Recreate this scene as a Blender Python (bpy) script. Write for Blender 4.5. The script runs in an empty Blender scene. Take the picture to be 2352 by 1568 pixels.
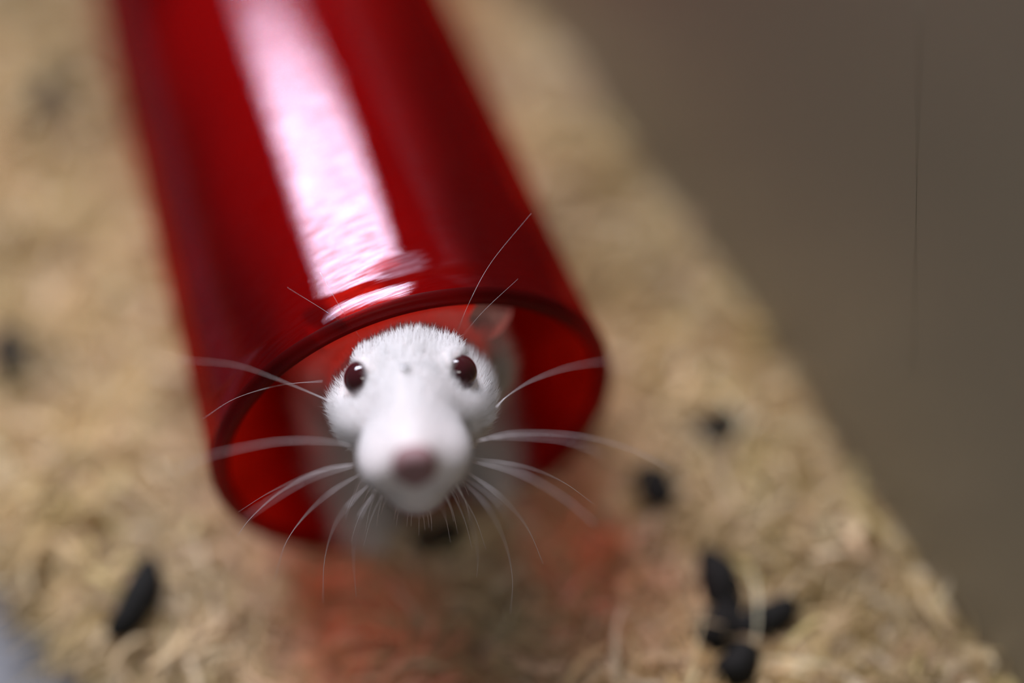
import bpy, math, random
import numpy as np
from mathutils import Vector, Matrix

random.seed(7)
rng = np.random.default_rng(7)
scene = bpy.context.scene
col = scene.collection

# ------------------------------------------------------------------ camera
F_PX, W_PX, H_PX = 3711.0, 2352.0, 1568.0
PITCH = math.radians(52.0)          # looking down
CAM_H = 0.283                       # height above the bedding
FOCUS = 0.275
cd = bpy.data.cameras.new('camera')
cam = bpy.data.objects.new('camera', cd); col.objects.link(cam)
cam.location = (0, 0, CAM_H)
cam.rotation_euler = (math.pi / 2 - PITCH, 0, 0)
cd.sensor_width = 36.0
cd.lens = F_PX / W_PX * 36.0
cd.clip_start = 0.005; cd.clip_end = 50
cd.dof.use_dof = True
cd.dof.focus_distance = FOCUS
cd.dof.aperture_fstop = 1.75
scene.camera = cam

# ------------------------------------------------------------------ world, lights, exposure
w = bpy.data.worlds.new('room_light'); scene.world = w; w.use_nodes = True
w.node_tree.nodes['Background'].inputs[0].default_value = (0.95, 0.97, 1.0, 1)
w.node_tree.nodes['Background'].inputs[1].default_value = 0.07

def area(name, loc, target, sx, sy, power, color):
    l = bpy.data.lights.new(name, 'AREA'); l.shape = 'RECTANGLE'
    l.size = sx; l.size_y = sy; l.energy = power; l.color = color
    o = bpy.data.objects.new(name, l); col.objects.link(o)
    o.location = loc
    o.rotation_euler = (Vector(target) - Vector(loc)).to_track_quat('-Z', 'Y').to_euler()
    return o
# two ceiling fixtures of the room: the long panel mirrored along the tube, and the one glinting near the centre of the eyes
area('ceiling_panel_offscreen', (-0.74, 1.45, 1.56), (-0.74, 1.4501, 0.0), 1.31, 0.69, 103.0, (0.84, 0.85, 1.0))
area('ceiling_lamp_offscreen', (0.15, -0.80, 1.56), (0.15, -0.8001, 0.0), 0.60, 0.30, 4.2, (1.0, 0.98, 0.95))

scene.view_settings.view_transform = 'Standard'
scene.view_settings.look = 'None'
scene.view_settings.exposure = 0.0
scene.view_settings.gamma = 1.0
scene.view_settings.use_curve_mapping = False

# ------------------------------------------------------------------ frames
sP, cP = math.sin(PITCH), math.cos(PITCH)
CX = np.array([1, 0, 0.0]); CU = np.array([0, sP, cP]); CT = np.array([0, -cP, sP])
CAM = np.array([0, 0, CAM_H])
def px_depth(x, y, d):              # pixel and depth along the view axis -> point
    return CAM + CX * ((x - W_PX / 2) / F_PX * d) + CU * (-(y - H_PX / 2) / F_PX * d) - CT * d
def px_ray(x, y):
    return px_depth(x, y, 1.0) - CAM
def px_ground(x, y, z=0.0):
    r = px_ray(x, y); return CAM + r * ((z - CAM_H) / r[2])

# tube frame: u right, b back along the axis, z up ; origin M at the mouth centre
MOUTH = px_depth(961, 999, 0.304)
AX = np.array([-math.sin(.310), math.cos(.310), 0.0]); AX /= np.linalg.norm(AX)
UX = np.array([AX[1], -AX[0], 0.0]); ZX = np.array([0, 0, 1.0])
R_OUT, R_IN, TUBE_L = 0.0386, 0.0356, 0.19
# cage frame: n to the right wall, k back along the cage
_a, _b = px_ground(1185, 0), px_ground(2230, 1500)      # foot of the right wall
KX = (_a - _b) / np.linalg.norm(_a - _b); NX = np.array([KX[1], -KX[0], 0.0])
N_R, K_B = float(_a @ NX), 0.80
_a, _b = px_ground(0, 1365, -.010), px_ground(185, 1568, -.010)       # edge of the litter where the tray is bare
_t = math.atan2((_b - _a) @ NX, (_a - _b) @ KX); R_FL = 0.20; _m = (_a + _b) / 2
N_L = float(_m @ NX + R_FL * math.cos(_t) - R_FL); K_F = float(_m @ KX + R_FL * math.sin(_t) - R_FL)
W_L, W_F, TRAY_Z = -0.30, -0.30, -0.016                # left and front walls, tray floor
print('CAGE', N_R, N_L, K_F, math.degrees(_t))
def cage(n, k, z=0.0): return NX * n + KX * k + ZX * z

# ------------------------------------------------------------------ materials
def mat(name):
    m = bpy.data.materials.new(name); m.use_nodes = True
    nt = m.node_tree; nt.nodes.clear()
    out = nt.nodes.new('ShaderNodeOutputMaterial')
    return m, nt, out
def N(nt, kind, **kw):
    n = nt.nodes.new(kind)
    for k, v in kw.items():
        if k.startswith('i_'):
            n.inputs[k[2:].replace('_', ' ')].default_value = v
        else:
            setattr(n, k, v)
    return n
def principled(name, color, rough=0.5, **kw):
    m, nt, out = mat(name)
    p = N(nt, 'ShaderNodeBsdfPrincipled')
    p.inputs['Base Color'].default_value = (*color, 1); p.inputs['Roughness'].default_value = rough
    for k, v in kw.items(): p.inputs[k.replace('_', ' ')].default_value = v
    nt.links.new(p.outputs[0], out.inputs[0])
    return m, nt, p

def mat_tube():
    m, nt, out = mat('red_translucent_plastic')
    L = nt.links.new
    at_a = N(nt, 'ShaderNodeAttribute', attribute_name='tube_angle')
    at_x = N(nt, 'ShaderNodeAttribute', attribute_name='tube_along')
    cmb = N(nt, 'ShaderNodeCombineXYZ')
    slant = N(nt, 'ShaderNodeMath', operation='MULTIPLY_ADD'); slant.inputs[1].default_value = 0.12
    L(at_a.outputs['Fac'], slant.inputs[0]); L(at_x.outputs['Fac'], slant.inputs[2])
    L(at_a.outputs['Fac'], cmb.inputs[0]); L(slant.outputs[0], cmb.inputs[1])
    mp = N(nt, 'ShaderNodeMapping'); mp.inputs['Scale'].default_value = (0.14, 1.8, 1)
    L(cmb.outputs[0], mp.inputs[0])
    nz = N(nt, 'ShaderNodeTexNoise', i_Scale=1.0, i_Detail=3.0, i_Roughness=0.55)
    L(mp.outputs[0], nz.inputs['Vector'])
    bump = N(nt, 'ShaderNodeBump', i_Strength=0.4, i_Distance=0.00005)
    L(nz.outputs['Fac'], bump.inputs['Height'])
    # scuffed roughness
    r2 = N(nt, 'ShaderNodeTexNoise', i_Scale=0.16, i_Detail=4.0)
    L(cmb.outputs[0], r2.inputs['Vector'])
    rr = N(nt, 'ShaderNodeMapRange'); rr.inputs['From Min'].default_value = 0.35; rr.inputs['From Max'].default_value = 0.7
    rr.inputs['To Min'].default_value = 0.06; rr.inputs['To Max'].default_value = 0.14
    L(r2.outputs['Fac'], rr.inputs['Value'])
    tr = N(nt, 'ShaderNodeBsdfTransparent'); tr.inputs[0].default_value = (0.71, 0.12, 0.07, 1)
    df = N(nt, 'ShaderNodeBsdfDiffuse'); df.inputs[0].default_value = (0.55, 0.002, 0.006, 1)
    tl = N(nt, 'ShaderNodeBsdfTranslucent'); tl.inputs[0].default_value = (0.75, 0.004, 0.006, 1)
    m1 = N(nt, 'ShaderNodeMixShader'); m1.inputs[0].default_value = 0.55
    L(df.outputs[0], m1.inputs[1]); L(tl.outputs[0], m1.inputs[2])
    m2 = N(nt, 'ShaderNodeMixShader'); m2.inputs[0].default_value = 0.09
    L(tr.outputs[0], m2.inputs[1]); L(m1.outputs[0], m2.inputs[2])
    gl = N(nt, 'ShaderNodeBsdfGlossy', distribution='BECKMANN'); gl.inputs[0].default_value = (0.95, 0.84, 1.0, 1)
    # a gnawed, dulled patch just behind the collar
    wp = N(nt, 'ShaderNodeVectorMath', operation='SUBTRACT'); wp.inputs[1].default_value = (-0.5, 9.0, 0)
    c2 = N(nt, 'ShaderNodeCombineXYZ'); L(at_a.outputs['Fac'], c2.inputs[0]); L(at_x.outputs['Fac'], c2.inputs[1]); L(c2.outputs[0], wp.inputs[0])
    ws = N(nt, 'ShaderNodeVectorMath', operation='MULTIPLY'); ws.inputs[1].default_value = (0.13, 0.30, 0); L(wp.outputs[0], ws.inputs[0])
    wl = N(nt, 'ShaderNodeVectorMath', operation='LENGTH'); L(ws.outputs[0], wl.inputs[0])
    wn = N(nt, 'ShaderNodeMath', operation='MULTIPLY_ADD'); wn.inputs[1].default_value = 1.6; L(nz.outputs['Fac'], wn.inputs[0]); L(wl.outputs['Value'], wn.inputs[2])
    wr2 = N(nt, 'ShaderNodeMapRange'); wr2.inputs['From Min'].default_value = 1.25; wr2.inputs['From Max'].default_value = 1.9
    wr2.inputs['To Min'].default_value = 0.42; wr2.inputs['To Max'].default_value = 0.0; L(wn.outputs[0], wr2.inputs['Value'])
    radd = N(nt, 'ShaderNodeMath', operation='ADD'); L(rr.outputs[0], radd.inputs[0]); L(wr2.outputs[0], radd.inputs[1])
    L(radd.outputs[0], gl.inputs['Roughness']); L(bump.outputs[0], gl.inputs['Normal'])
    fr = N(nt, 'ShaderNodeFresnel', i_IOR=1.5)
    geo = N(nt, 'ShaderNodeNewGeometry')
    # the same Fresnel from both sides of the thin wall
    ior = N(nt, 'ShaderNodeMapRange'); ior.inputs['To Min'].default_value = 1.42; ior.inputs['To Max'].default_value = 1 / 1.42
    L(geo.outputs['Backfacing'], ior.inputs['Value']); L(ior.outputs[0], fr.inputs['IOR'])
    m3 = N(nt, 'ShaderNodeMixShader')
    fc = N(nt, 'ShaderNodeMath', operation='MINIMUM'); fc.inputs[1].default_value = 0.042; L(fr.outputs[0], fc.inputs[0])
    # fine scratches break up the gloss
    sc_ = N(nt, 'ShaderNodeMapRange'); sc_.inputs['From Min'].default_value = 0.38; sc_.inputs['From Max'].default_value = 0.56
    sc_.inputs['To Min'].default_value = 0.45; sc_.inputs['To Max'].default_value = 1.1; L(nz.outputs['Fac'], sc_.inputs['Value'])
    fm = N(nt, 'ShaderNodeMath', operation='MULTIPLY'); L(fc.outputs[0], fm.inputs[0]); L(sc_.outputs[0], fm.inputs[1])
    L(fm.outputs[0], m3.inputs[0]); L(m2.outputs[0], m3.inputs[1]); L(gl.outputs[0], m3.inputs[2])
    L(m3.outputs[0], out.inputs[0])
    return m

def mat_fur():
    m, nt, out = mat('white_fur')
    L = nt.links.new
    at = N(nt, 'ShaderNodeAttribute', attribute_name='tone')
    ramp = N(nt, 'ShaderNodeMixRGB'); ramp.inputs[1].default_value = (0.86, 0.84, 0.81, 1); ramp.inputs[2].default_value = (0.94, 0.93, 0.915, 1)
    L(at.outputs['Fac'], ramp.inputs[0])
    d = N(nt, 'ShaderNodeBsdfDiffuse'); t = N(nt, 'ShaderNodeBsdfTranslucent')
    L(ramp.outputs[0], d.inputs[0]); L(ramp.outputs[0], t.inputs[0])
    mx = N(nt, 'ShaderNodeMixShader'); mx.inputs[0].default_value = 0.5
    L(d.outputs[0], mx.inputs[1]); L(t.outputs[0], mx.inputs[2])
    L(mx.outputs[0], out.inputs[0])
    return m

def mat_bedding():
    m, nt, out = mat('shredded_fibre_bedding')
    L = nt.links.new
    at = N(nt, 'ShaderNodeAttribute', attribute_name='fibre_colour')
    d = N(nt, 'ShaderNodeBsdfDiffuse'); t = N(nt, 'ShaderNodeBsdfTranslucent')
    L(at.outputs['Color'], d.inputs[0]); L(at.outputs['Color'], t.inputs[0])
    mx = N(nt, 'ShaderNodeMixShader'); mx.inputs[0].default_value = 0.2
    L(d.outputs[0], mx.inputs[1]); L(t.outputs[0], mx.inputs[2])
    L(mx.outputs[0], out.inputs[0])
    return m

def mat_wall():
    m, nt, p = principled('smoky_grey_plastic', (0.36, 0.31, 0.23), 0.38)
    L = nt.links.new
    tc = N(nt, 'ShaderNodeTexCoord')
    nz = N(nt, 'ShaderNodeTexNoise', i_Scale=14.0, i_Detail=3.0)
    L(tc.outputs['Object'], nz.inputs['Vector'])
    mx = N(nt, 'ShaderNodeMixRGB'); mx.inputs[1].default_value = (0.33, 0.285, 0.19, 1); mx.inputs[2].default_value = (0.27, 0.24, 0.17, 1)
    L(nz.outputs['Fac'], mx.inputs[0]); L(mx.outputs[0], p.inputs['Base Color'])
    return m

M_TUBE = mat_tube(); M_FUR = mat_fur(); M_BED = mat_bedding(); M_WALL = mat_wall()
def mat_edge():                     # the wall seen edge-on: deep red, only a little light comes through
    m, nt, p = principled('thick_red_edge', (0.07, 0.0005, 0.001), 0.4, IOR=1.3)
    t = N(nt, 'ShaderNodeBsdfTransparent'); t.inputs[0].default_value = (0.45, 0.004, 0.004, 1)
    mx = N(nt, 'ShaderNodeMixShader'); mx.inputs[0].default_value = 0.5
    out = [n for n in nt.nodes if n.type == 'OUTPUT_MATERIAL'][0]
    nt.links.new(p.outputs[0], mx.inputs[1]); nt.links.new(t.outputs[0], mx.inputs[2]); nt.links.new(mx.outputs[0], out.inputs[0])
    return m
M_EDGE = mat_edge()
M_SKIN = principled('pale_skin', (0.80, 0.70, 0.66), 0.6)[0]
M_EAR = principled('pink_ear_skin', (0.78, 0.46, 0.40), 0.55)[0]
M_PAW = principled('pink_paw_skin', (0.72, 0.45, 0.42), 0.5)[0]
M_EYE = principled('dark_red_eye', (0.055, 0.009, 0.011), 0.04, IOR=1.45, Coat_Weight=0.6, Coat_Roughness=0.02)[0]
M_WHISK = principled('whisker', (0.80, 0.74, 0.72), 0.35)[0]
def mat_bead():
    m, nt, out = mat('clear_bead')
    d = N(nt, 'ShaderNodeBsdfTranslucent'); d.inputs[0].default_value = (1, 1, 1, 1)
    g = N(nt, 'ShaderNodeBsdfGlossy'); g.inputs['Roughness'].default_value = 0.15
    mx = N(nt, 'ShaderNodeMixShader'); mx.inputs[0].default_value = 0.12
    nt.links.new(d.outputs[0], mx.inputs[1]); nt.links.new(g.outputs[0], mx.inputs[2]); nt.links.new(mx.outputs[0], out.inputs[0])
    return m
M_DROP = mat_bead()
M_FLOOR = principled('grey_tray', (0.13, 0.13, 0.135), 0.5)[0]
def mat_nose():
    m, nt, p = principled('pink_nose', (0.32, 0.17, 0.165), 0.5)
    tc = N(nt, 'ShaderNodeTexCoord'); v = N(nt, 'ShaderNodeTexVoronoi', i_Scale=2600.0)
    nt.links.new(tc.outputs['Object'], v.inputs['Vector'])
    b = N(nt, 'ShaderNodeBump', i_Strength=0.3, i_Distance=0.0002)
    nt.links.new(v.outputs['Distance'], b.inputs['Height']); nt.links.new(b.outputs[0], p.inputs['Normal'])
    return m
M_NOSE = mat_nose()
def mat_dropping():
    m, nt, p = principled('dark_dropping', (0.010, 0.009, 0.007), 0.75, IOR=1.3)
    tc = N(nt, 'ShaderNodeTexCoord'); v = N(nt, 'ShaderNodeTexNoise', i_Scale=900.0, i_Detail=3.0)
    nt.links.new(tc.outputs['Object'], v.inputs['Vector'])
    b = N(nt, 'ShaderNodeBump', i_Strength=0.6, i_Distance=0.0006)
    nt.links.new(v.outputs['Fac'], b.inputs['Height']); nt.links.new(b.outputs[0], p.inputs['Normal'])
    return m
M_DUNG = mat_dropping()

# ------------------------------------------------------------------ mesh helpers
def obj(name, verts, faces, material, origin=(0, 0, 0), parent=None, smooth=True):
    me = bpy.data.meshes.new(name)
    o0 = np.asarray(origin, float)
    v = np.asarray(verts, float) - o0
    if isinstance(faces, np.ndarray):
        nv, nf, k = len(v), len(faces), faces.shape[1]
        me.vertices.add(nv); me.vertices.foreach_set('co', v.astype(np.float32).ravel())
        me.loops.add(nf * k); me.loops.foreach_set('vertex_index', faces.astype(np.int32).ravel())
        me.polygons.add(nf); me.polygons.foreach_set('loop_start', np.arange(0, nf * k, k, dtype=np.int32))
        me.update(calc_edges=True); me.validate()
    else:
        me.from_pydata([tuple(p) for p in v], [], faces)
    if smooth: me.polygons.foreach_set('use_smooth', [True] * len(me.polygons))
    me.materials.append(material)
    o = bpy.data.objects.new(name, me); col.objects.link(o)
    if parent is None:
        o.location = tuple(o0)
    else:
        o.parent = parent; o.location = tuple(o0 - np.asarray(parent.matrix_world.translation if False else parent['_w']))
    o['_w'] = [float(x) for x in o0]
    return o
def tag(o, label=None, cat=None, group=None, kind=None):
    for k, v in (('label', label), ('category', cat), ('group', group), ('kind', kind)):
        if v: o[k] = v
    return o
def empty(name, loc):
    o = bpy.data.objects.new(name, None); col.objects.link(o); o.location = tuple(loc)
    o.empty_display_size = 0.01; o['_w'] = [float(x) for x in loc]
    return o
def smooth_curve(pts, n):
    """Catmull-Rom through pts, n samples"""
    P = np.asarray(pts, float); P = np.vstack([2 * P[0] - P[1], P, 2 * P[-1] - P[-2]])
    m = len(P) - 3; out = []
    for t in np.linspace(0, m - 1e-6, n):
        i = int(t); f = t - i; a, b, c, d = P[i:i + 4]
        out.append(0.5 * ((2 * b) + (-a + c) * f + (2 * a - 5 * b + 4 * c - d) * f * f + (-a + 3 * b - 3 * c + d) * f ** 3))
    return np.array(out)
def tapered_tube(path, r0, r1, sides=6):
    n = len(path); T = np.gradient(path, axis=0); T /= np.linalg.norm(T, axis=1)[:, None]
    up = np.array([0.3, 0.5, 0.81]); vs = []; fs = []
    for i in range(n):
        a = np.cross(T[i], up); a /= np.linalg.norm(a); b = np.cross(T[i], a)
        f = i / (n - 1); r = r0 + (r1 - r0) * f
        for j in range(sides):
            q = 2 * math.pi * j / sides
            vs.append(path[i] + r * (math.cos(q) * a + math.sin(q) * b))
    for i in range(n - 1):
        for j in range(sides):
            k = (j + 1) % sides
            fs.append((i * sides + j, i * sides + k, (i + 1) * sides + k, (i + 1) * sides + j))
    fs.append(tuple(range(sides))[::-1]); fs.append(tuple((n - 1) * sides + j for j in range(sides)))
    return vs, fs

def surface_nets(f, lo, hi, h):
    """numpy surface nets of the signed distance f(points) on a box"""
    ax = [np.arange(lo[i], hi[i] + h, h) for i in range(3)]
    nx, ny, nz = map(len, ax)
    G = np.stack(np.meshgrid(*ax, indexing='ij'), -1).reshape(-1, 3)
    V = np.concatenate([f(G[i:i + 400000]) for i in range(0, len(G), 400000)]).reshape(nx, ny, nz)
    S = V < 0
    cnt = np.zeros((nx - 1, ny - 1, nz - 1)); acc = np.zeros((nx - 1, ny - 1, nz - 1, 3))
    def sl(o): return tuple(slice(o[i], o[i] + (nx, ny, nz)[i] - 1) for i in range(3))
    cor = [(i, j, k) for i in (0, 1) for j in (0, 1) for k in (0, 1)]
    for a in cor:
        for d in range(3):
            if a[d]: continue
            b = list(a); b[d] = 1
            va, vb = V[sl(a)], V[sl(b)]
            c = (S[sl(a)] != S[sl(b)])
            den = np.where(c, va - vb, 1.0); t = np.where(c, va / den, 0)
            pos = np.zeros(acc.shape); pos[...] = a; pos[..., d] += t
            acc += pos * c[..., None]; cnt += c
    act = cnt > 0
    idx = -np.ones(act.shape, int); idx[act] = np.arange(act.sum())
    cell = np.argwhere(act)
    verts = (cell + acc[act] / cnt[act][:, None]) * h + np.asarray(lo)
    quads = []
    for d in range(3):
        e, g = (d + 1) % 3, (d + 2) % 3
        s0 = [slice(None)] * 3; s1 = [slice(None)] * 3
        s0[d] = slice(0, -1); s1[d] = slice(1, None)
        ch = S[tuple(s0)] != S[tuple(s1)]
        I = np.argwhere(ch)
        ok = (I[:, e] > 0) & (I[:, g] > 0) & (I[:, e] < idx.shape[e]) & (I[:, g] < idx.shape[g])
        I = I[ok]
        def at(de, dg):
            J = I.copy(); J[:, e] += de; J[:, g] += dg
            return idx[J[:, 0], J[:, 1], J[:, 2]]
        q = np.stack([at(-1, -1), at(0, -1), at(0, 0), at(-1, 0)], 1)
        inside = S[tuple(s0)][tuple(I.T)]
        q[~inside] = q[~inside][:, ::-1]
        quads.append(q)
    Q = np.concatenate(quads); Q = Q[(Q >= 0).all(1)]
    return verts, Q

# ------------------------------------------------------------------ the cage (setting)
line_left = [(W_L, K_B), (W_L, W_F)]
line_front = [(W_L, W_F), (N_R, W_F)]
line_right = [(N_R, W_F), (N_R, K_B)]
line_back = [(N_R, K_B), (W_L, K_B)]
def wall(name, line, label, WALL_H):
    t = 0.0025
    P = np.array(line); T = np.gradient(P, axis=0) if len(P) > 2 else np.repeat([P[1] - P[0]], 2, 0)
    T /= np.linalg.norm(T, axis=1)[:, None]
    O = np.stack([T[:, 1], -T[:, 0]], 1)      # outwards: cage runs anticlockwise
    vs = []; fs = []
    for i in range(len(P)):
        for (off, z) in ((0, TRAY_Z), (0, WALL_H), (t, WALL_H), (t, TRAY_Z)):
            q = P[i] + O[i] * off; vs.append(cage(q[0], q[1], z))
    for i in range(len(P) - 1):
        for j in range(4):
            k = (j + 1) % 4
            fs.append((i * 4 + j, i * 4 + k, i * 4 + 4 + k, i * 4 + 4 + j))
    fs.append((0, 1, 2, 3)); m = 4 * (len(P) - 1); fs.append((m + 3, m + 2, m + 1, m))
    o = obj(name, vs, fs, M_WALL, origin=cage(P[0][0], P[0][1], TRAY_Z), smooth=False)
    return tag(o, label, 'wall', kind='structure')
wr = wall('wall_right', line_right, 'smoky grey brown plastic wall along the bedding edge', .15)
wall('wall_left', line_left, 'low grey plastic wall beyond the bare strip of tray', .05)
wall('wall_front', line_front, 'low grey plastic wall closing the cage', .05)
wall('wall_back', line_back, 'low grey plastic wall behind the tube', .05)
# fine moulded seam on the right wall
def px_wall(x, y, off):
    r = px_ray(x, y); return CAM + r * ((N_R - off - CAM @ NX) / (r @ NX))
sa, sb = px_wall(2112, -40, 0.0), px_wall(2098, 860, 0.0)
path = np.linspace(sa, sb, 8)
vs, fs = tapered_tube(path, 0.00010, 0.00005, 5)
obj('seam', vs, fs, M_WALL, origin=sa, parent=wr)
fl = [cage(W_L - .003, W_F - .003, TRAY_Z - .003), cage(N_R + .003, W_F - .003, TRAY_Z - .003), cage(N_R + .003, K_B + .003, TRAY_Z - .003), cage(W_L - .003, K_B + .003, TRAY_Z - .003)]
fl2 = [p + ZX * 0.003 for p in fl]
tag(obj('floor', fl + fl2, [(3, 2, 1, 0), (4, 5, 6, 7), (0, 1, 5, 4), (1, 2, 6, 5), (2, 3, 7, 6), (3, 0, 4, 7)], M_FLOOR, origin=fl[0], smooth=False),
    'grey tray floor under the bedding', 'floor', kind='structure')

# ------------------------------------------------------------------ bedding
def vnoise(x, y, seed):
    r = np.random.default_rng(seed); tab = r.random((64, 64))
    xi = np.floor(x).astype(int); yi = np.floor(y).astype(int); fx = x - xi; fy = y - yi
    fx = fx * fx * (3 - 2 * fx); fy = fy * fy * (3 - 2 * fy)
    g = lambda a, b: tab[a % 64, b % 64]
    return (g(xi, yi) * (1 - fx) + g(xi + 1, yi) * fx) * (1 - fy) + (g(xi, yi + 1) * (1 - fx) + g(xi + 1, yi + 1) * fx) * fy
def bed_height(x, y):
    """height of the bedding at world x, y"""
    h = (vnoise(x / .045, y / .045, 1) - .5) * .011 + (vnoise(x / .017, y / .017, 2) - .5) * .006 + (vnoise(x / .007, y / .007, 3) - .5) * .0025
    n = x * NX[0] + y * NX[1]
    edge = np.clip((n - (N_R - .03)) / .03, 0, 1)
    h = h + edge ** 2 * (.004 + .016 * (vnoise(x / .03, y / .03, 5) - .4))
    k = x * KX[0] + y * KX[1]
    inset = np.where(k < K_F + R_FL, R_FL - np.hypot(np.minimum(n - N_L - R_FL, 0), k - K_F - R_FL), n - N_L)
    inset = inset + (vnoise(x / .01, y / .01, 8) - .5) * .004
    drop = np.clip(1 - inset / .012, 0, 1)
    h = h - (h - TRAY_Z) * drop ** 1.6
    dx, dy = x - MOUTH[0], y - MOUTH[1]
    u = dx * UX[0] + dy * UX[1]; b = dx * AX[0] + dy * AX[1]
    # the tube presses a trough; a little litter spills over its lip
    ins = (np.abs(u) < R_OUT + .001)
    trough = MOUTH[2] - np.sqrt(np.clip((R_OUT + .0006) ** 2 - u * u, 0, None))
    hh = np.where(ins, np.minimum(h, trough), h)
    spill = np.clip((.014 - b) / .010, 0, 1)
    front = np.clip((b + .05) / .03, 0, 1) * np.clip((.045 - np.abs(u - .008)) / .02, 0, 1)
    h = h * (1 - .5 * front) + front * .0012
    return np.where(b > .014, hh, np.where(b > .004, hh * (1 - spill) + h * spill, h))
kk = np.concatenate([np.arange(K_F, .5, .0025), np.arange(.5, K_B + .004, .01)]); kk[-1] = K_B; nn = np.arange(N_L, N_R + .0012, .0025); nn[-1] = N_R - .0003
KK, NN = np.meshgrid(kk, nn, indexing='ij')
X = NX[0] * NN + KX[0] * KK; Y = NX[1] * NN + KX[1] * KK
Zb = bed_height(X, Y)
# the front-left corner is rounded: pull the grid onto the wall
def in_cage(n, k, marg=0.0):
    c = (n < N_L + R_FL) & (k < K_F + R_FL)
    return (n > N_L + marg) & (n < N_R - marg) & (k > K_F + marg) & (~c | (np.hypot(n - N_L - R_FL, k - K_F - R_FL) < R_FL - marg))
bv = np.stack([X, Y, Zb - .0012], -1).reshape(-1, 3)
nk, n2 = KK.shape
ii = (np.arange(nk - 1)[:, None] * n2 + np.arange(n2 - 1)[None]).ravel()
bq = np.stack([ii, ii + n2, ii + n2 + 1, ii + 1], 1)[:, ::-1]
keep = in_cage(NN, KK, -.001).ravel()
bq = bq[keep[bq].all(1)]

PAL = np.array([1.12, 1.08, 0.95]) * np.array([(.64, .48, .28), (.70, .54, .34), (.58, .44, .24), (.74, .61, .41), (.56, .46, .23), (.68, .50, .35), (.76, .65, .50), (.46, .34, .18)])
def bed_colour(x, y, jitter):
    base = PAL[rng.integers(0, len(PAL), len(x))]
    patch = vnoise(x / .035, y / .035, 11)[:, None]
    grey = np.clip(vnoise(x / .05 + 9, y / .05, 12) * 1.6 - .8, 0, 1)[:, None]
    c = base * (.78 + .40 * patch)
    c = c * (1 - .5 * grey) + np.array([.60, .56, .53]) * .5 * grey
    return np.clip(c * (1 + jitter * (rng.random((len(x), 1)) - .5)), 0, 1)

def fibres(count, kmin, kmax, lmin, lmax, wmin, wmax, seg=4):
    k = rng.uniform(kmin, kmax, count * 2); n = rng.uniform(N_L, N_R, count * 2)
    ok = in_cage(n, k, .005); k, n = k[ok][:count], n[ok][:count]; c = len(k)
    x = NX[0] * n + KX[0] * k; y = NX[1] * n + KX[1] * k
    dx, dy = x - MOUTH[0], y - MOUTH[1]
    u = dx * UX[0] + dy * UX[1]; b = dx * AX[0] + dy * AX[1]
    ok = ~((np.abs(u) < R_OUT + .004) & (b > -.001) & (b < TUBE_L))
    x, y, u, b = x[ok], y[ok], u[ok], b[ok]; c = len(x)
    z = bed_height(x, y) + rng.uniform(-.0015, .0030, c)
    th = rng.uniform(0, 2 * np.pi, c) + 0.8 * np.sin(x * 60)
    ln = rng.uniform(lmin, lmax, c); wd = rng.uniform(wmin, wmax, c); cur = rng.normal(0, 1.1, c)
    pit = rng.normal(0.12, .42, c); roll = rng.uniform(-1, 1, c)
    p = np.stack([x, y, z], 1); pts = [p]; dirs = []
    for s in range(seg):
        a = th + cur * (s / seg); e = pit * (1 - 1.6 * s / seg)
        d = np.stack([np.cos(a) * np.cos(e), np.sin(a) * np.cos(e), np.sin(e)], 1); dirs.append(d)
        p = p + d * (ln / seg)[:, None]; pts.append(p)
    dirs.append(dirs[-1])
    V = np.zeros((c, seg + 1, 2, 3))
    for s in range(seg + 1):
        d = dirs[s]; side = np.stack([-d[:, 1], d[:, 0], np.zeros(c)], 1)
        side = side * np.cos(roll)[:, None] + ZX * np.sin(roll)[:, None]
        tp = .35 + .65 * math.sin(math.pi * (s + .4) / (seg + .8))
        hw = side * (wd * .5 * tp)[:, None]
        V[:, s, 0] = pts[s] - hw; V[:, s, 1] = pts[s] + hw
    # keep inside the walls and out of the tube
    fl = V.reshape(-1, 3)
    fn = fl @ NX; fk = fl @ KX
    over = np.clip(fn - (N_R - .0006), 0, None); fl -= over[:, None] * NX
    under = np.clip(K_F + .0006 - fk, 0, None); fl += under[:, None] * KX
    rel = fl - MOUTH; fu = rel @ UX; fb = rel @ AX; fz = rel[:, 2]; rad = np.hypot(fu, fz)
    hit = (fb > .002) & (fb < TUBE_L) & (rad < R_OUT + .0006)
    bad = hit.reshape(c, -1).any(1)
    V = fl.reshape(c, seg + 1, 2, 3)[~bad]; x, y = x[~bad], y[~bad]; c = len(V)
    F = []
    base = np.arange(c)[:, None] * (2 * (seg + 1))
    for s in range(seg):
        F.append(base + np.array([2 * s, 2 * s + 1, 2 * s + 3, 2 * s + 2]))
    C = np.repeat(bed_colour(x, y, .5), 2 * (seg + 1), 0)
    return V.reshape(-1, 3), np.concatenate(F), C
parts = [fibres(26000, K_F, .46, .007, .016, .0006, .0015), fibres(12000, K_F, .28, .010, .022, .0002, .0005, 5), fibres(5000, K_F, .46, .005, .009, .0020, .0035, 3)]
AV = [bv]; AF = [bq]; AC = [bed_colour(bv[:, 0], bv[:, 1], .2)]; off = len(bv)
for v, f, c in parts:
    AV.append(v); AF.append(f + off); AC.append(c); off += len(v)
bed_v = np.concatenate(AV); bed_f = np.concatenate(AF); bed_c = np.concatenate(AC)
bed = obj('bedding', bed_v, bed_f, M_BED, origin=cage(.07, .3, 0), smooth=True)
ca = bed.data.attributes.new('fibre_colour', 'FLOAT_COLOR', 'POINT')
ca.data.foreach_set('color', np.concatenate([bed_c, np.ones((len(bed_c), 1))], 1).astype(np.float32).ravel())
tag(bed, 'beige shredded fibre bedding spread under the red tube', 'bedding', kind='stuff')

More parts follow.
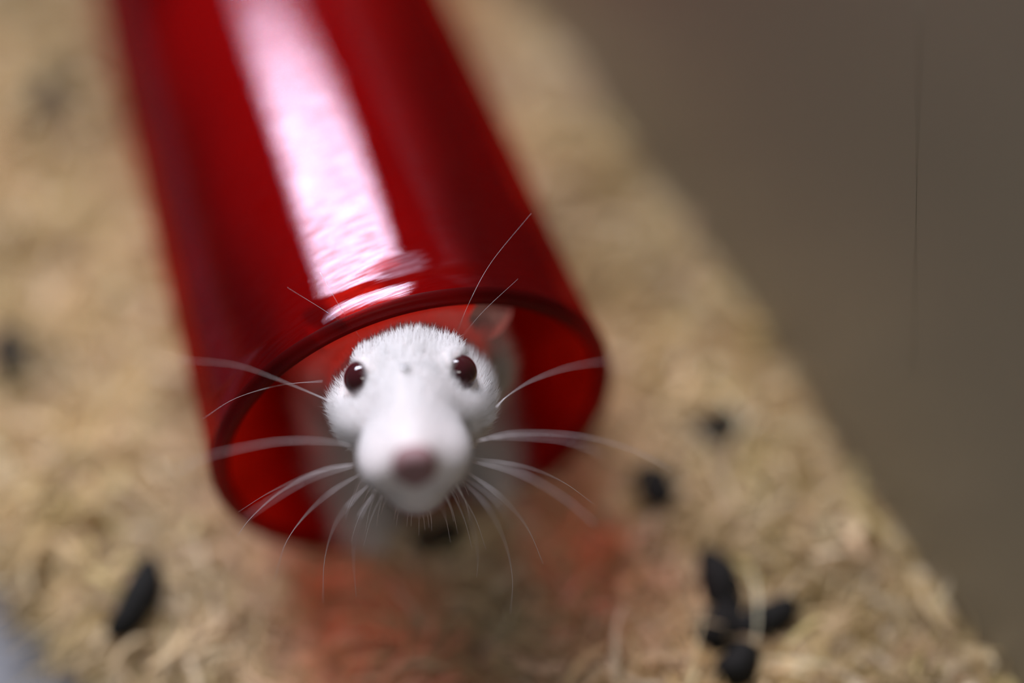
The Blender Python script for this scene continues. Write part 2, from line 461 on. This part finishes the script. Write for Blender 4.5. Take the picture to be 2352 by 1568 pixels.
# ------------------------------------------------------------------ red tube
def build_tube():
    prof = []        # (along, radius) closed loop, outside first
    L = TUBE_L
    prof += [(0.0007, R_OUT + .00035), (0.0016, R_OUT + .0005), (0.0045, R_OUT + .0005), (.0058, R_OUT + .0003), (.0066, R_OUT), (.0085, R_OUT)]
    prof += [(x, R_OUT) for x in np.linspace(.012, L - .004, 40)]
    prof += [(L - .001, R_OUT), (L, R_OUT - .0006), (L, R_IN + .0006), (L - .001, R_IN)]
    prof += [(x, R_IN) for x in np.linspace(L - .006, .006, 30)]
    prof += [(.0012, R_IN), (0.0003, R_IN + .0004), (0.0, R_IN + .0009), (0.0, R_OUT - .0004)]
    S = 224; vs = []; ang = []; al = []
    for (x, r) in prof:
        for j in range(S):
            q = 2 * math.pi * j / S
            vs.append(MOUTH + AX * x + UX * (r * math.sin(q)) - ZX * (r * math.cos(q)))
            ang.append(abs(q - math.pi) * R_OUT * 1000 if False else (q - math.pi) * R_OUT * 1000); al.append(x * 1000)
    m = len(prof); fs = []
    for i in range(m):
        i2 = (i + 1) % m
        for j in range(S):
            k = (j + 1) % S
            fs.append((i * S + j, i2 * S + j, i2 * S + k, i * S + k))
    base = MOUTH + AX * (L / 2) - ZX * R_OUT
    o = obj('plastic_tube', vs, np.array(fs), M_TUBE, origin=base)
    me = o.data; me.materials.append(M_EDGE)
    mi = np.zeros(m * S, np.int32); lip = [i for i in range(m) if max(prof[i][0], prof[(i + 1) % m][0]) < .0017]
    for i in lip: mi[i * S:(i + 1) * S] = 1
    me.polygons.foreach_set('material_index', mi)
    for nm, d in (('tube_angle', ang), ('tube_along', al)):
        a = me.attributes.new(nm, 'FLOAT', 'POINT'); a.data.foreach_set('value', np.array(d, np.float32))
    return tag(o, 'glossy translucent red plastic tunnel lying on the bedding with the white rat inside', 'tube')
tube = build_tube()

# ------------------------------------------------------------------ white rat
EYE_D = 0.273
EYE_MID = px_depth(943, 861, EYE_D)
tilt = math.radians(30.5)
HS = CT * math.cos(tilt) - CU * math.sin(tilt)      # snout direction
HU = CU * math.cos(tilt) + CT * math.sin(tilt)      # top of the head
HX = CX.copy()
yaw, roll = math.radians(4.4), math.radians(1.6)
HX, HS = HX * math.cos(yaw) - HS * math.sin(yaw), HS * math.cos(yaw) + HX * math.sin(yaw)
HX, HU = HX * math.cos(roll) + HU * math.sin(roll), HU * math.cos(roll) - HX * math.sin(roll)
HM = np.stack([HX, HS, HU])                           # world -> head rows
BM = np.stack([UX, AX, ZX])
def head_w(p): return EYE_MID + (np.asarray(p, float) * .001) @ HM
def body_w(p): return MOUTH + (np.asarray(p, float) * .001) @ BM

def ell(p, c, r):
    r = np.asarray(r, float); q = (p - np.asarray(c)) / r
    k0 = np.linalg.norm(q, axis=1); k1 = np.linalg.norm(q / r, axis=1)
    return k0 * (k0 - 1) / np.maximum(k1, 1e-6)
def cone(p, a, b, ra, rb):
    a = np.asarray(a, float); b = np.asarray(b, float); ab = b - a
    t = np.clip(((p - a) @ ab) / (ab @ ab), 0, 1)
    return np.linalg.norm(p - a - t[:, None] * ab, axis=1) - (ra + (rb - ra) * t)
def smin(a, b, k):
    h = np.clip(.5 + .5 * (b - a) / k, 0, 1)
    return b * (1 - h) + a * h - k * h * (1 - h)
def smax(a, b, k): return -smin(-a, -b, k)

EYE_C = (8.05, 0.7, 0.25); EYE_R = 3.25
LEGS = [  # shoulder, elbow, wrist, paw in tube frame mm
    [(-7, 20, -4), (-10.5, 14, -16), (-11.5, 2, -27), (-12.0, -5, -32.2)],
    [(10, 19, -4), (13, 14, -16), (15.5, 5, -26), (17.0, -1, -30.5)],
]
def rat_sdf(Pw):
    ph = ((Pw - EYE_MID) * 1000) @ HM.T
    pb = ((Pw - MOUTH) * 1000) @ BM.T
    hm = ph.copy(); hm[:, 0] = np.abs(hm[:, 0])
    d = ell(ph, (0, -9, -4.6), (10.6, 14, 8.2))
    d = smin(d, cone(ph, (0, -2, -2.6), (0, 20.5, -2.0), 7.6, 4.8), 4)
    d = smin(d, ell(hm, (7.0, 0.0, -6.0), (6.0, 9.5, 5.6)), 6)
    d = smin(d, ell(ph, (0, -3, -9.5), (8.0, 14, 6.0)), 5)
    d = smin(d, ell(hm, (4.3, 17.6, -4.4), (4.6, 7.2, 4.6)), 3.2)
    d = smin(d, ell(ph, (0, 19.3, -8.4), (5.3, 5.4, 4.2)), 2.2)
    d = smin(d, ell(ph, (0, 14.5, -11.6), (4.9, 6.8, 3.6)), 2.5)
    d = smin(d, ell(ph, (0, 24.0, -0.7), (3.0, 3.0, 2.7)), 1.5)
    d = smin(d, ell(ph, (0, -17, -9), (15.5, 9, 10.5)), 5)      # jowls and nape
    # brow ridge above the eye, then the socket
    d = smin(d, ell(hm, (7.0, -.5, 2.3), (2.6, 4.0, 1.8)), 2.0)
    d = smax(d, -(np.linalg.norm(hm - np.array([9.9, 2.4, .3]), axis=1) - 3.55), 0.9)
    # crease between the lips
    d = smax(d, -(cone(ph, (0, 25.6, -4.4), (0, 24.2, -9.5), .35, .5)), .8)
    # neck, shoulders, trunk
    b = ell(pb, (1.5, 28, -3), (13.8, 24, 19))
    b = smin(b, cone(pb, (0, 4, 16), (1, 22, 3), 10.5, 14.5), 6)
    b = smin(b, ell(pb, (0, 74, -5), (22, 54, 24)), 10)
    b = smin(b, ell(pb, (0, 112, -5), (26, 38, 26)), 10)
    for (s, e, wr_, pw) in LEGS:
        l = cone(pb, s, e, 6.5, 4.5); l = smin(l, cone(pb, e, wr_, 4.4, 2.8), 2.5)
        l = smin(l, cone(pb, wr_, pw, 3.3, 2.6), 1.5)
        b = smin(b, l, 5)
    return smin(d, b, 7)

def in_head(P): return ((P - EYE_MID) * 1000) @ HM.T
def in_body(P): return ((P - MOUTH) * 1000) @ BM.T

rat_base = MOUTH + AX * .06 - ZX * .0353
rat = empty('white_rat', rat_base)
tag(rat, 'white rat with dark red eyes peeking out of the red tube', 'rat')

# head and front at fine resolution, trunk at the same grid for one continuous surface
bm_lo = np.array([-30.0, -44, -38]); bm_hi = np.array([30.0, 153, 42])
def sdf_tubeframe(q): return rat_sdf(MOUTH + (q * .001) @ BM)
sv, sq = surface_nets(sdf_tubeframe, bm_lo, bm_hi, 0.85)
sv = MOUTH + (sv * .001) @ BM
body = obj('body', sv, sq, M_SKIN, origin=rat_base, parent=rat)

# eyes
def uv_sphere(c, r, axes=None, seg=32, ring=20):
    axes = np.eye(3) if axes is None else axes; r = np.asarray(r, float) * np.ones(3); vs = []; fs = []
    for i in range(ring + 1):
        t = math.pi * i / ring
        for j in range(seg):
            q = 2 * math.pi * j / seg
            p = np.array([math.sin(t) * math.cos(q), math.sin(t) * math.sin(q), math.cos(t)]) * r
            vs.append(np.asarray(c) + p @ axes)
    for i in range(ring):
        for j in range(seg):
            k = (j + 1) % seg; fs.append((i * seg + j, (i + 1) * seg + j, (i + 1) * seg + k, i * seg + k))
    return vs, fs
for s in (-1, 1):
    c = head_w((s * EYE_C[0], EYE_C[1], EYE_C[2]))
    vs, fs = uv_sphere(c, EYE_R * .001)
    tag(obj('eye', vs, fs, M_EYE, origin=c, parent=rat), 'round glossy dark red eye')

# nose pad
def nose_sdf(p):
    hm = p.copy(); hm[:, 0] = np.abs(hm[:, 0])
    d = ell(hm, (1.45, 25.7, -.7), (2.05, 2.2, 2.9))
    d = smin(d, ell(p, (0, 25.4, .9), (2.7, 2.2, 1.6)), .9)
    d = smin(d, ell(p, (0, 25.3, -2.9), (1.6, 2.0, 1.8)), .9)
    d = smax(d, -(ell(hm, (2.0, 27.7, -1.3), (.9, 1.3, .65))), .4)
    d = smax(d, -(cone(p, (0, 28.0, .4), (0, 27.0, -4.4), .2, .35)), .5)
    return d
nv, nq = surface_nets(lambda q: nose_sdf(q), np.array([-4.5, 22, -6]), np.array([4.5, 30, 4]), .2)
tag(obj('nose', head_w(nv), nq, M_NOSE, origin=head_w((0, 25, 0)), parent=rat), 'dusky pink nose pad with nostrils')

# ears: cupped thin shells
def ear(s):
    base = np.array([s * 10.5, -15.5, -0.5]); tip = np.array([s * 16.8, -20.3, 0.9])
    axis = tip - base; ln = np.linalg.norm(axis); axis /= ln
    face = np.array([s * .25, .9, .35]); face -= axis * (face @ axis); face /= np.linalg.norm(face)
    side = np.cross(axis, face)
    L_, W_ = ln * 1.2, 3.6; nu, nvv = 14, 16; vs = []; fs = []
    for layer in (0, 1):
        for i in range(nu + 1):
            f = i / nu; wv = W_ * (math.sin(math.pi * (.13 + .87 * f) ** .8) ** .55 if f < 1 else 0)
            for j in range(nvv + 1):
                g = j / nvv * 2 - 1
                x = wv * g; cup = 2.6 * g * g * (1 - .4 * f) + .6 * (1 - f)
                p = base + axis * (L_ * f) + side * x + face * (cup - (0.55 if layer else 0) * (1 - .5 * abs(g)) )
                vs.append(head_w(p))
    n1 = (nu + 1) * (nvv + 1)
    for i in range(nu):
        for j in range(nvv):
            a = i * (nvv + 1) + j; q = (a, a + 1, a + nvv + 2, a + nvv + 1)
            fs.append(q); fs.append(tuple(n1 + t for t in q[::-1]))
    for j in range(nvv):
        a = j; fs.append((a + 1, a, n1 + a, n1 + a + 1)); a = nu * (nvv + 1) + j; fs.append((a, a + 1, n1 + a + 1, n1 + a))
    for i in range(nu):
        a = i * (nvv + 1); c = a + nvv + 1; fs.append((a, c, n1 + c, n1 + a)); a += nvv; c += nvv; fs.append((c, a, n1 + a, n1 + c))
    tag(obj('ear', vs, fs, M_EAR, origin=head_w(base), parent=rat), 'thin pinkish ear')
ear(1); ear(-1)

# front paws: palm with four digits each, closed on the litter
for (s, e, wr_, pw) in LEGS:
    wr_, pw = np.array(wr_, float), np.array(pw, float)
    fwd = pw - wr_; fwd[2] = 0; fwd /= np.linalg.norm(fwd); lat = np.array([-fwd[1], fwd[0], 0])
    def paw_sdf(p):
        d = ell((p - pw), (0, 0, 0), (2.7, 3.2, 2.0))
        for k, a in enumerate((-1.5, -.5, .5, 1.5)):
            b0 = pw + lat * a * 1.1 + fwd * 1.5; ln = (4.0, 5.0, 5.0, 4.0)[k]
            b1 = b0 + fwd * ln * .6 + lat * a * .8 + np.array([0, 0, .3]); b2 = b1 + fwd * ln * .4 + np.array([0, 0, -1.0])
            d = smin(d, cone(p, b0, b1, .95, .75), .6); d = smin(d, cone(p, b1, b2, .75, .55), .3)
        return d
    v_, q_ = surface_nets(paw_sdf, pw - 10, pw + 10, .4)
    tag(obj('paw', body_w(v_), q_, M_PAW, origin=body_w(pw), parent=rat), 'pink front paw with slender toes')

# fur: tapered strands rooted all over the body
def build_fur():
    tri = np.concatenate([sq[:, [0, 1, 2]], sq[:, [0, 2, 3]]])
    A, B, C = sv[tri[:, 0]], sv[tri[:, 1]], sv[tri[:, 2]]
    cr = np.cross(B - A, C - A); ar = np.linalg.norm(cr, axis=1) * .5 * 1e6
    cen = (A + B + C) / 3
    hh = in_head(cen); bb = in_body(cen)
    dens = np.where(hh[:, 1] > -14, 18.0, np.where(bb[:, 1] < 30, 4.0, 1.6))
    dens = np.where(hh[:, 1] > 8, 20.0, dens)
    cnt = rng.poisson(ar * dens); ti = np.repeat(np.arange(len(tri)), cnt); m = len(ti)
    r1, r2 = rng.random(m), rng.random(m); s = np.sqrt(r1)
    P = A[ti] * (1 - s)[:, None] + B[ti] * (s * (1 - r2))[:, None] + C[ti] * (s * r2)[:, None]
    e = 3e-4
    g = np.stack([rat_sdf(P + np.eye(3)[i] * e) - rat_sdf(P - np.eye(3)[i] * e) for i in range(3)], 1)
    Nn = g / np.linalg.norm(g, axis=1)[:, None]
    h = in_head(P); b = in_body(P)
    ae = np.linalg.norm(np.abs(h[:, :1]) * [1, 0, 0] + h * [0, 1, 1] - np.array([EYE_C[0] + 1.0, EYE_C[1] + .6, EYE_C[2]]), axis=1)
    sock = np.linalg.norm(np.abs(h[:, :1]) * [1, 0, 0] + h * [0, 1, 1] - np.array([9.9, 2.4, .3]), axis=1)
    nose = nose_sdf(h)
    low = np.minimum(np.linalg.norm(b - np.array(LEGS[0][3]), axis=1), np.linalg.norm(b - np.array(LEGS[1][3]), axis=1))
    ok = (ae > 3.05) & (sock > 3.62) & (nose > .25) & (low > 4.5)
    P, Nn, h, b, ae, nose, low = P[ok], Nn[ok], h[ok], b[ok], ae[ok], nose[ok], low[ok]; m = len(P)
    wh = np.clip((h[:, 1] + 22) / 14, 0, 1)[:, None]        # 1 on the head
    flow = -HS * wh + AX * (1 - wh)
    leg = np.clip((-14 - b[:, 2]) / 6, 0, 1)[:, None] * (1 - wh)
    flow = flow * (1 - leg) - ZX * leg
    flow = flow + rng.normal(0, .16, (m, 3))
    flow -= Nn * np.sum(flow * Nn, 1)[:, None]; flow /= np.maximum(np.linalg.norm(flow, axis=1), 1e-3)[:, None]
    ln = np.interp(h[:, 1], [-25, -12, 2, 10, 18, 27], [7.5, 5.0, 3.3, 2.2, 1.5, 0.9])
    ln *= np.interp(ae, [3.2, 6], [.45, 1]); ln *= np.interp(nose, [.2, 2.0], [.5, 1]); ln *= np.interp(low, [4, 14], [.3, 1])
    cheek = (np.abs(h[:, 0]) > 8) & (h[:, 2] < -1.5) & (h[:, 1] < 8); ln = np.where(cheek, ln * 1.25, ln)
    ln *= rng.uniform(.7, 1.25, m) * .001
    lift = np.interp(h[:, 1], [-20, 0, 15, 27], [.45, .42, .38, .32])[:, None]
    d0 = flow * .85 + Nn * (lift + .3); d0 /= np.linalg.norm(d0, axis=1)[:, None]
    d1 = flow + Nn * lift * .5 + rng.normal(0, .12, (m, 3)); d1 /= np.linalg.norm(d1, axis=1)[:, None]
    side = np.cross(flow, Nn); side /= np.linalg.norm(side, axis=1)[:, None]
    wd = np.interp(h[:, 1], [-25, -8, 5], [.12, .050, .045]) * .001
    V = np.zeros((m, 5, 3)); p0 = P - Nn * 2e-4
    p1 = p0 + d0 * (ln * .5)[:, None]; p2 = p1 + d1 * (ln * .5)[:, None]
    V[:, 0] = p0 - side * wd[:, None]; V[:, 1] = p0 + side * wd[:, None]
    V[:, 2] = p1 - side * (wd * .75)[:, None]; V[:, 3] = p1 + side * (wd * .75)[:, None]
    V[:, 4] = p2
    base = np.arange(m)[:, None] * 5
    F = np.concatenate([base + [0, 1, 3], base + [0, 3, 2], base + [2, 3, 4]])
    o = obj('fur', V.reshape(-1, 3), F, M_FUR, origin=rat_base, parent=rat)
    # soft pelt shading: strands take the body's normal bent along the strand
    nn_ = Nn + d1 * .25; nn_ /= np.linalg.norm(nn_, axis=1)[:, None]
    o.data.normals_split_custom_set_from_vertices([tuple(v) for v in np.repeat(nn_, 5, 0)])
    t = o.data.attributes.new('tone', 'FLOAT', 'POINT'); t.data.foreach_set('value', np.repeat(rng.random(m), 5).astype(np.float32))
    tag(o, 'short dense white fur', kind='stuff')
    print('FUR strands', m)
build_fur()

# clear bead on the forehead
def on_surface(x, y, d0=.235, d1=.31):
    for d in np.linspace(d0, d1, 400):
        if rat_sdf(px_depth(x, y, d)[None])[0] < 0: return px_depth(x, y, d), d
    return px_depth(x, y, .27), .27
pb_, _ = on_surface(931, 855)
vs, fs = uv_sphere(pb_ + HU * .0013, (.0008, .0009, .0003), np.stack([HX, HS, HU]))
tag(obj('droplet', vs, fs, M_DROP, origin=pb_, parent=rat), 'tiny clear droplet caught in the forehead fur')

# whiskers
WH = [  # pixel path, depths at root and tip, root radius mm
    ([(815, 1025), (740, 1013), (640, 1014), (540, 1032), (470, 1050), (400, 1085)], .322, .312, .13),
    ([(818, 1064), (740, 1080), (650, 1125), (580, 1185), (545, 1230)], .320, .336, .12),
    ([(818, 1070), (720, 1096), (640, 1138), (560, 1190)], .322, .316, .11),
    ([(812, 1068), (720, 1085), (620, 1130), (548, 1175)], .322, .335, .05),
    ([(825, 1090), (760, 1130), (700, 1185), (655, 1250), (630, 1335)], .318, .340, .12),
    ([(845, 1115), (800, 1160), (765, 1215), (745, 1290), (742, 1385)], .317, .338, .11),
    ([(858, 1135), (825, 1190), (812, 1270), (818, 1370)], .316, .332, .08),
    ([(765, 925), (720, 905), (630, 868), (540, 838), (415, 826)], .334, .318, .12),
    ([(740, 875), (640, 885), (540, 915), (465, 962)], .338, .330, .05),
    ([(838, 790), (790, 720), (735, 625)], .331, .333, .04),
    ([(825, 785), (770, 730), (660, 660)], .331, .335, .04),
    ([(1080, 1018), (1160, 998), (1240, 994), (1340, 1002), (1450, 1032), (1545, 1080)], .322, .322, .13),
    ([(1085, 1052), (1200, 1070), (1290, 1105), (1365, 1158)], .321, .336, .09),
    ([(1085, 1060), (1190, 1085), (1290, 1140), (1372, 1207)], .320, .315, .12),
    ([(1075, 1085), (1150, 1140), (1210, 1210), (1248, 1295)], .318, .336, .12),
    ([(1065, 1105), (1120, 1165), (1160, 1245), (1177, 1330), (1172, 1410)], .317, .338, .11),
    ([(1050, 1125), (1080, 1190), (1097, 1270), (1095, 1325)], .316, .334, .08),
    ([(1070, 1098), (1140, 1150), (1180, 1220)], .318, .322, .07),
    ([(1140, 935), (1165, 910), (1220, 875), (1300, 845), (1395, 828)], .336, .316, .12),
    ([(1045, 775), (1080, 690), (1130, 600), (1220, 490)], .331, .335, .05),
    ([(1055, 780), (1110, 715), (1190, 640)], .331, .334, .04),
    ([(1090, 1010), (1185, 1003), (1300, 1012), (1385, 1042)], .324, .314, .10),
]
for i in range(28):                     # short ones round the chin
    a = math.radians(22 + 136 * i / 27 + random.uniform(-6, 6))
    cx, cy = 950 - 120 * math.cos(a), 1050 + 112 * math.sin(a)
    ln = random.uniform(30, 150) * (.6 + .6 * abs(math.cos(a)))
    ox, oy = -math.cos(a) * .55 + random.uniform(-.12, .12), .9
    WH.append(([(cx, cy), (cx + ox * ln * .5, cy + oy * ln * .5), (cx + ox * ln * .8, cy + oy * ln)], .326, .336, .075))
for path, da, db, rr in WH:
    da -= .058; db -= .058
    n = len(path); pts = []
    for i, (x, y) in enumerate(path):
        f = i / (n - 1); pts.append(px_depth(x, y, da + (db - da) * f))
    rr *= .8; r0, dsurf = on_surface(*path[0])
    if abs(dsurf - da) < .015: pts[0] = px_depth(*path[0], dsurf + .0004)
    c = smooth_curve(pts, 22)
    vs, fs = tapered_tube(c, rr * .001, rr * .0003, 5)
    obj('whisker', vs, fs, M_WHISK, origin=pts[0], parent=rat)

# ------------------------------------------------------------------ droppings
def dropping(px, py, ang, ln, wd, label, lift=0.0):
    ln *= 1.3; wd *= 1.3
    p = px_ground(px, py, 0.002)
    z = float(bed_height(np.array([p[0]]), np.array([p[1]]))[0]); p = px_ground(px, py, z + .0050)
    d = np.array([math.cos(ang), math.sin(ang), .12]); d /= np.linalg.norm(d)
    s = np.cross(ZX, d); s /= np.linalg.norm(s); t = np.cross(d, s)
    vs = []; fs = []; ring, seg = 14, 14; ph = random.uniform(0, 6)
    for i in range(ring + 1):
        f = i / ring; x = (f - .5) * ln
        r = wd * .5 * (max(0, 1 - abs(2 * f - 1) ** 2.6)) ** .5 * (1 + .07 * math.sin(9 * f + ph)) * (1.08 - .16 * f)
        bend = .10 * ln * (2 * f - 1) ** 2
        for j in range(seg):
            q = 2 * math.pi * j / seg
            vs.append(p + ZX * lift + d * x + s * (r * math.cos(q) + bend) + t * (r * math.sin(q)))
    for i in range(ring):
        for j in range(seg):
            k = (j + 1) % seg; fs.append((i * seg + j, i * seg + k, (i + 1) * seg + k, (i + 1) * seg + j))
    o = obj('dropping', vs, fs, M_DUNG, origin=p - ZX * wd * .4)
    return tag(o, label, 'dropping', 'dark droppings on the bedding')
dropping(110, 215, 1.1, .012, .0055, 'dark dropping half sunk in bedding beside the red tube far from its mouth')
dropping(28, 812, 1.75, .011, .0058, 'dark dropping on pale greyish bedding beside the red tube')
dropping(322, 1375, 1.25, .0145, .0058, 'long dark dropping on the bedding near the bare grey tray strip')
dropping(1652, 984, .5, .0075, .0055, 'small dark dropping on the bedding nearest the brown plastic wall')
dropping(1506, 1118, 1.9, .0085, .0062, 'round dark dropping between the tube mouth and the brown wall')
dropping(1012, 1238, .3, .0085, .0050, 'dark dropping under the chin of the rat between its paws')
dropping(1655, 1335, 1.75, .0115, .0062, 'slim dark dropping at the end of the clump of four nearest the tube')
dropping(1655, 1440, .9, .0115, .0068, 'thick dark dropping in the middle of the clump of four touching the others')
dropping(1750, 1432, .35, .0130, .0060, 'dark dropping of the clump of four that points toward the brown wall')
dropping(1700, 1525, .9, .0080, .0055, 'stubby dark dropping of the clump of four farthest from the tube')

for o in scene.objects:
    if '_w' in o: del o['_w']
